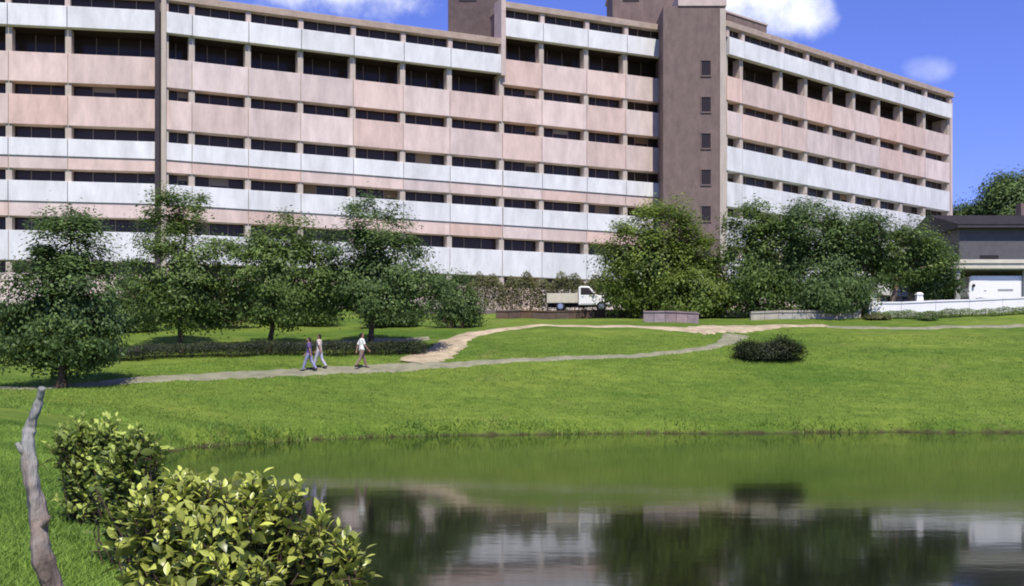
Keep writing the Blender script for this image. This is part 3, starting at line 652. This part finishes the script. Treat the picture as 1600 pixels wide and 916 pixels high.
tree('tall_tree', 'lower dark tree between the slate roof and the end of the right wing', 1522, 134, [(1520, 336, 22, 14), (1545, 330, 22, 18), (1525, 362, 34, 26)], 13, 'leaf_dark', 80, 160, .36, .85, .3, .5, group=GB)

def shrub(name, label, px, D, wpx, ytop, seed, leafm, cat='shrub', nclump=40, nleaf=120, leaf=.12, clump=.26, group=None, flat=.9, lobes=4):
    base = at(px, D); top = zpx(ytop, D) - base.z; hw = wpx / 2; k = D / F; r = np.random.default_rng(seed)
    bp = []
    ybase = YH - (base.z - HC) / k
    for i in range(lobes):
        fx = (i + .5) / lobes * 2 - 1; hh = (ybase - ytop) * r.uniform(.55, 1.0) * (1 - .18 * fx * fx)
        bp.append((px + fx * hw * .72, ybase - hh * .52, max(hw / lobes * 1.5, hw * .3), hh * .48))
    return tree(name, label, px, D, bp, seed, leafm, nclump, nleaf, leaf, clump, .05, .3, group=group, cat=cat, stems=3, flat=flat)
GS = 'shrubs between the trees'
shrub('shrub', 'rounded dark shrub between the tall tree and the long hedge', 716, 68, 78, 412, 21, 'leaf_dark', nclump=60, leaf=.15, clump=.32, group=GS)
shrub('shrub', 'green shrub on the slope between the dark shade tree and the slender tree', 205, 67, 100, 428, 22, 'leaf_mid', nclump=60, leaf=.15, clump=.32, group=GS)
shrub('shrub', 'green shrub on the slope behind the slender tree', 345, 70, 110, 420, 23, 'leaf_hedge', nclump=60, leaf=.15, clump=.32, group=GS)
shrub('shrub', 'green shrub on the slope between the medium tree and the full tall tree', 490, 71, 90, 425, 24, 'leaf_mid', nclump=60, leaf=.15, clump=.32, group=GS)
shrub('shrub', 'green shrub at the foot of the left wing behind the dark shade tree', 60, 72, 130, 455, 25, 'leaf_hedge', nclump=60, leaf=.15, clump=.32, group=GS)
shrub('shrub', 'green shrub at the foot of the left wing between the slender and the medium tree', 395, 74, 120, 410, 34, 'leaf_mid', nclump=60, leaf=.15, clump=.32, group=GS)
shrub('shrub', 'green shrub at the foot of the left wing beside the expansion joint', 255, 76, 120, 415, 35, 'leaf_hedge', nclump=60, leaf=.15, clump=.32, group=GS)
shrub('shrub', 'green shrub low behind the trunk of the full tall tree', 615, 70, 100, 462, 26, 'leaf_dark', nclump=55, leaf=.15, clump=.32, group=GS)
shrub('low_shrub', 'wide low dark shrub alone on the open lawn below the sandy path', 1202, 58.9, 108, 526, 27, 'leaf_deep', nclump=120, leaf=.1, clump=.26, lobes=6, flat=.6)
shrub('low_shrub', 'small low shrub at the foot of the white gate pillar', 1372, 72.6, 46, 495, 28, 'leaf_hedge', nclump=25, leaf=.1, clump=.18, lobes=3)
shrub('low_shrub', 'small dark low shrub below the middle of the white wall', 1446, 72.4, 34, 497, 29, 'leaf_dark', nclump=20, leaf=.1, clump=.16, lobes=3)
shrub('low_shrub', 'low dark shrub under the trees by the pale stone wall', 1240, 74.6, 90, 480, 30, 'leaf_dark', nclump=35, leaf=.12, clump=.2, lobes=4)
def hedge(name, label, pts, h, wd, seed, leafm, n, leaf=.13, rough=.12):
    r = np.random.default_rng(seed); C = spline([((p[0] - CX) / F * p[1], p[1]) for p in pts], 30)
    mid = C[len(C) // 2]; org = (mid[0], mid[1], ground(*mid)); t = thing(name, label, 'hedge', org)
    i = r.integers(0, len(C) - 1, n); f = r.random(n)[:, None]; B = C[i] * (1 - f) + C[i + 1] * f
    gx = ground_np(B[:, 0], B[:, 1]); bump = 1 + rough * np.sin(B[:, 0] * 1.9 + seed) + rough * .8 * np.sin(B[:, 0] * 4.7 + 2)
    y = np.clip(r.normal(0, .5, n), -1, 1) * wd / 2; z = r.random(n) ** .75 * h * bump * (1 - .25 * (y / (wd / 2)) ** 2) + .04
    P = np.stack([B[:, 0] + r.normal(0, .05, n), B[:, 1] + y, gx + z], 1) - np.array(org)
    V, Fc = leaf_quads(P, leaf, r, .6, np.tile(np.array([0, -.8, .4]), (n, 1))); tn = np.clip(.36 + .18 * np.sin(P[:, 0] * 2.3) * np.sin(P[:, 2] * 3 + P[:, 0]) + r.normal(0, .2, n), 0, 1)
    np_mesh('foliage', V, Fc, leafm, np.repeat(tn, 4), t)
    mb = MB()
    for q in range(0, len(C), 6):
        gz = ground(*C[q]); mb.tube([(C[q][0] - org[0], C[q][1] - org[1], gz - org[2] - .1), (C[q][0] - org[0] + .05, C[q][1] - org[1], gz - org[2] + h * .6)], [.04, .02], 6)
    mb.build('stems', 'bark', t)
hedge('hedge', 'long olive hedge at the foot of the building left of the white pickup', [(728, 89), (800, 89), (870, 88.6), (940, 88.2)], 2.75, 1.6, 31, 'leaf_hedge', 17000, .17)
hedge('hedge', 'low dark leafy strip standing in for tree shade between the trunks above the lower path', [(168, 56.4), (260, 56.8), (360, 57.3), (460, 57.8), (560, 58.4), (665, 59.2)], .72, 1.2, 32, 'leaf_deep', 17000, .09, .06)  # added dark foliage strip, shaped and coloured as the shade under the trees

hedge('hedge', 'low olive hedge at the foot of the white wall', [(1362, 72.9), (1430, 73.0), (1500, 73.3), (1600, 73.9), (1680, 74.2)], .5, .8, 33, 'leaf_mid', 12000, .09, .12)
# ------------------------------------------------------------------ people on the path
def person(label, px, D, face, top, bottom, height=1.72, stride=.22, group='walkers on the lower path', swing=.18, bulk=1.0):
    p = at(px, D); t = thing('person', label, 'person', (p.x, p.y, p.z + .06), face, group); s = height / 1.72
    # local: +y is forward, feet at z = 0
    hip, kn, an = .90, .49, .08
    L = {}
    for sd, st in ((-1, stride), (1, -stride)):
        L[sd] = [(sd * .09, 0, hip), (sd * .10, st * .62 + .03, kn), (sd * .10, st * 1.35 - (.05 if st < 0 else 0), an + (.05 if st < 0 else 0))]
    A = {}
    for sd, st in ((-1, -swing), (1, swing)):
        A[sd] = [(sd * .185, 0, 1.40), (sd * .235, st * .55 - .02, 1.13), (sd * .235, st * 1.2 + .05, .90)]
    sc = lambda pts: [tuple(q * s for q in a) for a in pts]
    def legs(mb, add):
        for sd in (-1, 1):
            h, k, a = L[sd]; mb.tube(sc([h, tuple((np.array(h) + k) / 2), k, tuple((np.array(k) * .6 + np.array(a) * .4)), a]), [(.092 + add) * bulk, (.078 + add) * bulk, .056 + add, .054 + add, .038 + add * 1.3], 12)
    b = MB()
    b.tube(sc([(0, 0, .84), (0, 0, .96), (0, .005, 1.10), (0, .01, 1.28), (0, 0, 1.40), (0, 0, 1.46)]), [(.155 * bulk, .105), (.16 * bulk, .11), (.14 * bulk, .10), (.17 * bulk, .11), (.15, .085), (.06, .06)], 16)
    b.tube(sc([(0, 0, 1.42), (0, .012, 1.52)]), [.06, .055], 12)
    b.ball((0, .02 * s, 1.60 * s), (.077 * s, .097 * s, .118 * s)); b.ball((0, .045 * s, 1.54 * s), (.055, .065, .06))
    b.ball((0, .118 * s, 1.585 * s), (.014, .022, .024)); b.ball((0, .108 * s, 1.545 * s), (.025, .012, .008))
    for sd in (-1, 1):
        b.ball((sd * .08 * s, .01 * s, 1.59 * s), (.012, .022, .032))
        sh, el, wr = [np.array(q) for q in A[sd]]
        b.tube(sc([sh, (sh + el) / 2, el, (el * .5 + wr * .5), wr]), [.052, .045, .038, .036, .026], 10)
        d = (wr - el) / np.linalg.norm(wr - el); pc = wr + d * .055
        b.tube(sc([wr, pc, wr + d * .095]), [(.022, .026), (.016, .040), (.013, .038)], 10)
        for q, ln in enumerate((.065, .078, .074, .058)):
            f0 = wr + d * .088 + np.array([0, (q - 1.5) * .019, 0]); m_ = f0 + d * ln * .55; e = m_ + d * ln * .45 + np.array([-sd * .018, 0, 0])
            b.tube(sc([f0, m_, e]), [.010, .009, .008], 6)
        th = wr + d * .03 + np.array([0, .035, 0]); b.tube(sc([th, th + np.array([0, .025, 0]) + d * .025, th + np.array([-sd * .01, .03, 0]) + d * .055]), [.012, .011, .009], 6)
    legs(b, 0)
    body = b.build('body', 'skin', t, smooth=True)
    rm = body.modifiers.new('join', 'REMESH'); rm.mode = 'VOXEL'; rm.voxel_size = .011; rm.use_smooth_shade = True
    h = MB(); h.ball((0, -.012 * s, 1.635 * s), (.086 * s, .098 * s, .095 * s)); h.ball((0, -.05 * s, 1.56 * s), (.07 * s, .055 * s, .08 * s)); h.build('hair', 'hair', t, smooth=True)
    m = MB(); m.tube(sc([(0, 0, .86), (0, 0, .98), (0, .005, 1.12), (0, .01, 1.28), (0, 0, 1.41), (0, 0, 1.455)]), [(.185 * bulk, .135), (.182 * bulk, .13), (.165 * bulk, .122), (.19 * bulk, .13), (.165, .10), (.075, .075)], 18)
    for sd in (-1, 1):
        sh, el, wr = [np.array(q) for q in A[sd]]; m.tube(sc([sh + np.array([-sd * .04, 0, .005]), sh, (sh + el) / 2, el * .9 + sh * .1]), [.06, .066, .060, .060], 12)
    o = m.build('shirt', top, t, smooth=True); rm = o.modifiers.new('join', 'REMESH'); rm.mode = 'VOXEL'; rm.voxel_size = .014; rm.use_smooth_shade = True
    m = MB(); legs(m, .016); m.tube(sc([(0, 0, .80), (0, 0, .90), (0, 0, 1.0)]), [(.15 * bulk, .115), (.178 * bulk, .127), (.172 * bulk, .12)], 16)
    o = m.build('trousers', bottom, t, smooth=True); rm = o.modifiers.new('join', 'REMESH'); rm.mode = 'VOXEL'; rm.voxel_size = .014; rm.use_smooth_shade = True
    for sd in (-1, 1):
        a = np.array(L[sd][2]) * s; mb = MB(); mb.ball((a[0], a[1] - .01, a[2] - .03), (.045, .05, .05)); mb.ball((a[0], a[1] + .09, a[2] - .045), (.048, .11, .036)); mb.build('shoe', 'shoe', t, smooth=True)
person('person in a white shirt and tan trousers walking along the lower path', 565, 54.9, R(-62), 'white_shirt', 'tan_trousers', 1.78, bulk=1.12)
person('person in a dark purple top and blue trousers walking along the lower path', 483, 53.6, R(80), 'purple_top', 'blue_trousers', 1.66)
person('person in a pale beige top and lilac trousers walking beside the one in purple', 499, 54.1, R(76), 'beige_top', 'lilac_trousers', 1.72, stride=.2)

# ------------------------------------------------------------------ near bank: crooked stake, bushes
def stake_material():
    m = mat('stake_wood', (.215, .165, .135), .9, .15, (7, .3, 1.9), (22, 1.0), stretch=(1, 1, .22)); t = m.node_tree; b = t.nodes['Principled BSDF']
    src = b.inputs['Base Color'].links[0].from_socket; tc = N(t, 'ShaderNodeTexCoord'); sp = N(t, 'ShaderNodeSeparateXYZ'); t.links.new(tc.outputs['Object'], sp.inputs[0])
    n = N(t, 'ShaderNodeTexNoise'); n.inputs['Scale'].default_value = 9; n.inputs['Detail'].default_value = 6; t.links.new(tc.outputs['Object'], n.inputs['Vector'])
    f = M('ADD', sp.outputs[2], M('MULTIPLY', M('SUBTRACT', n.outputs[0], .5, t=t), 1.1, t=t), t=t)
    mr = N(t, 'ShaderNodeMapRange', interpolation_type='SMOOTHSTEP'); t.links.new(f, mr.inputs[0]); mr.inputs[1].default_value = .85; mr.inputs[2].default_value = 1.45
    mx = N(t, 'ShaderNodeMix', data_type='RGBA'); t.links.new(mr.outputs[0], mx.inputs[0]); t.links.new(src, mx.inputs[6]); mx.inputs[7].default_value = (.30, .30, .275, 1)
    t.links.new(mx.outputs[2], b.inputs['Base Color'])
stake_material()
def stake():
    D = 4.0; k = D / F; base = at(95, D)
    t = thing('wooden_stake', 'crooked weathered wooden stake standing in the lawn beside the leafy bush', 'stake', base)
    pts = [(100, 1010), (82, 916), (68, 860), (58, 800), (48, 745), (40, 690), (44, 660), (56, 632), (66, 606)]
    rad = [19, 17, 15.5, 13.5, 12, 10.5, 8, 6.5, 5]
    V = [((x - CX) * k - base.x, r_, zpx(y, D) - base.z) for (x, y), r_ in zip(pts, (.05, 0, -.02, .01, 0, .02, .03, .02, 0))]
    V = [(V[0][0] + .03, .06, -.25)] + V; rad = [20] + rad
    S = spline(V, 9); RR = np.interp(np.linspace(0, 1, len(S)), np.linspace(0, 1, len(rad)), rad) * k
    r = np.random.default_rng(3); ph = r.uniform(0, 6.28, 6)
    q = np.arange(len(S)); lump = 1 + .10 * np.sin(q * .55 + ph[0]) + .07 * np.sin(q * 1.3 + ph[1]); lump2 = 1 + .12 * np.sin(q * .42 + ph[2]) + .06 * np.sin(q * 1.7 + ph[3])
    mb = MB(); mb.tube([tuple(p) for p in S], [(float(a * b), float(a * c)) for a, b, c in zip(RR, lump, lump2)], 16); mb.build('shaft', 'stake_wood', t, smooth=True)
    for f, dx, L in ((.40, 1, .05), (.62, -1, .03)):
        q = S[int(len(S) * f)]; mb = MB(); mb.tube([tuple(q), tuple(q + np.array([dx * L * .5, -.02, .02])), tuple(q + np.array([dx * L, -.03, .05]))], [.017, .013, .007], 8); mb.build('branch_stub', 'stake_wood', t, smooth=True)
stake()

def leaf_mesh(nm, L, Wd, curl, fold, tint_):
    """one ovate leaf with a folded midrib, base at the origin, along +x"""
    prof = [(0, .04), (.16, .55), (.38, 1.0), (.62, .92), (.83, .5), (1, .02)]
    V = []; 
    for t, w_ in prof:
        z = -curl * L * t * t; h = w_ * Wd / 2
        V += [(t * L, -h, z + fold * h), (t * L, 0, z), (t * L, h, z + fold * h)]
    Fc = []
    for i in range(len(prof) - 1):
        a = i * 3; Fc += [(a, a + 3, a + 4, a + 1), (a + 1, a + 4, a + 5, a + 2)]
    return np.array(V), np.array(Fc)
def rot_to(direction, normal):
    x = direction / np.linalg.norm(direction); z = normal - x * normal.dot(x); z /= np.linalg.norm(z); y = np.cross(z, x); return np.stack([x, y, z], 1)
def leafy_bush(name, label, px, D, blobs_px, seed, nshoot, leafm, L=.085, parts=0, per=7, group=None):
    r = np.random.default_rng(seed); base = at(px, D); k = D / F; t = thing(name, label, 'bush', base, group=group)
    blobs = [np.array([(x - CX) * k - base.x, dy, zpx(y, D) - base.z, w_ * k, w_ * k * .8, h * k]) for x, y, w_, h, dy in blobs_px]
    wt = np.array([b[3] * b[5] for b in blobs]); wt /= wt.sum()
    leaves = []; stems = MB()
    for q in range(nshoot):
        b = blobs[r.choice(len(blobs), p=wt)]; d = r.normal(size=3); d[2] += .35; d /= np.linalg.norm(d)
        rad = r.uniform(.3, 1.0) ** .45; tip = b[:3] + d * b[3:] * rad
        if tip[2] < .05: continue
        out = d * .7 + np.array([0, 0, .75]) + r.normal(size=3) * .3; out /= np.linalg.norm(out)
        s0 = tip - out * .24
        if q % 3 == 0:
            root = np.array([b[0] * .45, b[1] * .45, -.1]); mid = (root + s0) / 2 + r.normal(size=3) * .05; stems.tube([tuple(root), tuple(mid), tuple(s0), tuple(tip)], [.012, .008, .005, .002], 5)
        else: stems.tube([tuple(s0), tuple(tip)], [.005, .002], 4)
        young = np.clip((rad - .5) * 2.2 + .4 * d[2] + r.normal(0, .25), 0, 1) * (1.0 if r.random() < .6 else .4)
        for j in range(per):
            f = j / (per - 1); pos = s0 + (tip - s0) * f; az = j * 2.4 + r.normal() * .4
            e = np.cross(out, [0, 0, 1.0]) if abs(out[2]) < .95 else np.array([1., 0, 0]); e /= np.linalg.norm(e); e2 = np.cross(out, e)
            side = e * math.cos(az) + e2 * math.sin(az); di = side * (1.0 - .5 * f) + out * (.25 + .7 * f) + r.normal(size=3) * .12
            nr = out + side * -.3 + r.normal(size=3) * .25
            leaves.append((pos, rot_to(di, nr), L * r.uniform(.7, 1.25) * (1.05 - .35 * f), np.clip(.16 + .75 * young * (.35 + .65 * f) + r.normal(0, .1), 0, 1)))
    stems.build('stems', 'bark', t)
    # the leaves nearest the lens and most outward are single parts, the rest one mesh
    shapes = [leaf_mesh('l', 1, .52, .22, .25, 0), leaf_mesh('l', 1, .46, .05, .35, 0), leaf_mesh('l', 1, .58, .38, .18, 0)]
    score = np.array([p[2] * .9 - p[1] * 1.0 + .25 * tn for p, _, _, tn in leaves]); order = np.argsort(-score); sep_ = set(order[:parts].tolist())
    protos = {}
    VV, FF, TT = [], [], []; nv = 0
    for i, (p, Rm, s, tn) in enumerate(leaves):
        k_ = i % 3; V, Fc = shapes[k_]
        if i in sep_:
            tq = round(float(tn) * 5) / 5
            if (k_, tq) not in protos:
                o = np_mesh('leaf', V, Fc, leafm, np.full(len(V), tq), t); o.data.shade_smooth(); protos[(k_, tq)] = o
            else:
                o = protos[(k_, tq)].copy(); link(o, t)
            M4 = np.eye(4); M4[:3, :3] = Rm * s; M4[:3, 3] = p; o.matrix_local = Matrix(M4.tolist())
        else:
            VV.append(V * s @ Rm.T + p); FF.append(Fc + nv); TT.append(np.full(len(V), tn)); nv += len(V)
    o = np_mesh('foliage', np.concatenate(VV), np.concatenate(FF), leafm, np.concatenate(TT), t); o.data.shade_smooth(); o['kind'] = 'stuff'
leafy_bush('leafy_bush', 'big bush with glossy yellow green leaves at the edge of the pond', 370, 6.0,
           [(330, 830, 120, 95, 0), (250, 850, 66, 100, -.1), (430, 840, 80, 95, .05), (500, 880, 62, 80, .1), (350, 930, 160, 110, -.1), (290, 780, 60, 50, .1), (400, 775, 40, 40, 0), (545, 900, 34, 60, .1)], 41, 600, 'leaf_bush', .094, 290)
leafy_bush('leafy_bush', 'small dark bush on the lawn edge beside the wooden stake', 135, 10.5, [(118, 692, 46, 44, 0), (165, 690, 40, 46, 0), (140, 740, 54, 40, 0), (138, 782, 50, 32, -.05)], 42, 330, 'leaf_small_bush', .085, 0)
leafy_bush('leafy_bush', 'middle sized bush between the small dark bush and the big glossy one', 205, 8.4, [(190, 745, 44, 50, 0), (225, 730, 40, 50, .1), (215, 690, 26, 26, 0), (200, 790, 48, 36, 0), (205, 830, 44, 34, 0)], 43, 330, 'leaf_small_bush', .085, 0)

# ------------------------------------------------------------------ grass
def grass(name, label, x, y, h, wdt, seed, lean=.5, low=.10):
    r = np.random.default_rng(seed); n = len(x); z = ground_np(x, y) - .01
    keep = z > low; x, y, z, h = x[keep], y[keep], z[keep], h[keep]; n = len(x)
    a = r.uniform(0, 6.283, n); dx, dy = np.cos(a) * wdt / 2, np.sin(a) * wdt / 2
    lx, ly = r.normal(0, lean, n) * h, r.normal(0, lean, n) * h
    V = np.stack([np.stack([x - dx, y - dy, z], 1), np.stack([x + dx, y + dy, z], 1), np.stack([x + lx, y + ly, z + h], 1)], 1).reshape(-1, 3)
    pn = sum(a * np.sin(x * fx + y * fy + p) for a, fx, fy, p in ((.16, .23, .9, 1), (.14, .11, 1.4, 4), (.10, .52, .5, 2), (.08, .9, 1.9, .3), (.07, 1.7, -.8, 5)))
    tn = np.clip(.46 + pn + r.normal(0, .2, n), 0, 1)
    o = np_mesh(name, V, np.arange(3 * n).reshape(n, 3), 'grass_blade', np.repeat(tn, 3)); tag(o, label, 'grass', kind='stuff')
r = np.random.default_rng(70)
n = 150000; D = 4 + 26 * r.random(n) ** 1.7; px = r.uniform(-60, 420, n); x = (px - CX) / F * D
grass('lawn_grass', 'short bright green grass of the near bank', x, D, r.uniform(.04, .10, n), .018, 71, .9)
def clear_of_paths(x, y): return np.ones(len(x), bool)
n = 170000; D = r.uniform(38, 66, n); px = r.uniform(-40, 1660, n); x = (px - CX) / F * D
Dp = np.interp(px, [-60, 0, 120, 250, 380, 480, 570, 650, 750, 850, 980, 1080, 1130], [45.8, 46.4, 48, 50, 52, 53.6, 55, 56, 57, 57.8, 58.8, 60.2, 62.5])
hw = np.interp(px, [560, 650, 760, 850, 1080, 1130], [.80, .80, .42, .28, .28, .5])
ok = (np.abs(D - Dp + r.normal(0, .12, n)) > hw) & (D < Dp + 5)
grass('bank_grass', 'mown grass of the far bank below the path', x[ok], D[ok], r.uniform(.04, .11, ok.sum()), .035, 72, .7)
# ragged weeds along the waterline
m = 14000; i = r.integers(0, len(POND), m); f = r.random(m)[:, None]; Q = POND[i] * (1 - f) + np.roll(POND, -1, 0)[i] * f
ok = (Q[:, 1] > 36) & (Q[:, 0] < 40); Q = Q[ok]; m = len(Q); Q = Q + np.stack([r.normal(0, .3, m), np.abs(r.normal(.28, .3, m))], 1)
hh = r.uniform(.06, .17, m) * (1 + .8 * np.sin(Q[:, 0] * .8) * np.sin(Q[:, 0] * .31 + 1)); grass('shore_weeds', 'ragged weeds along the far waterline', Q[:, 0], Q[:, 1], np.abs(hh) + .05, .05, 73, .5, -.03)
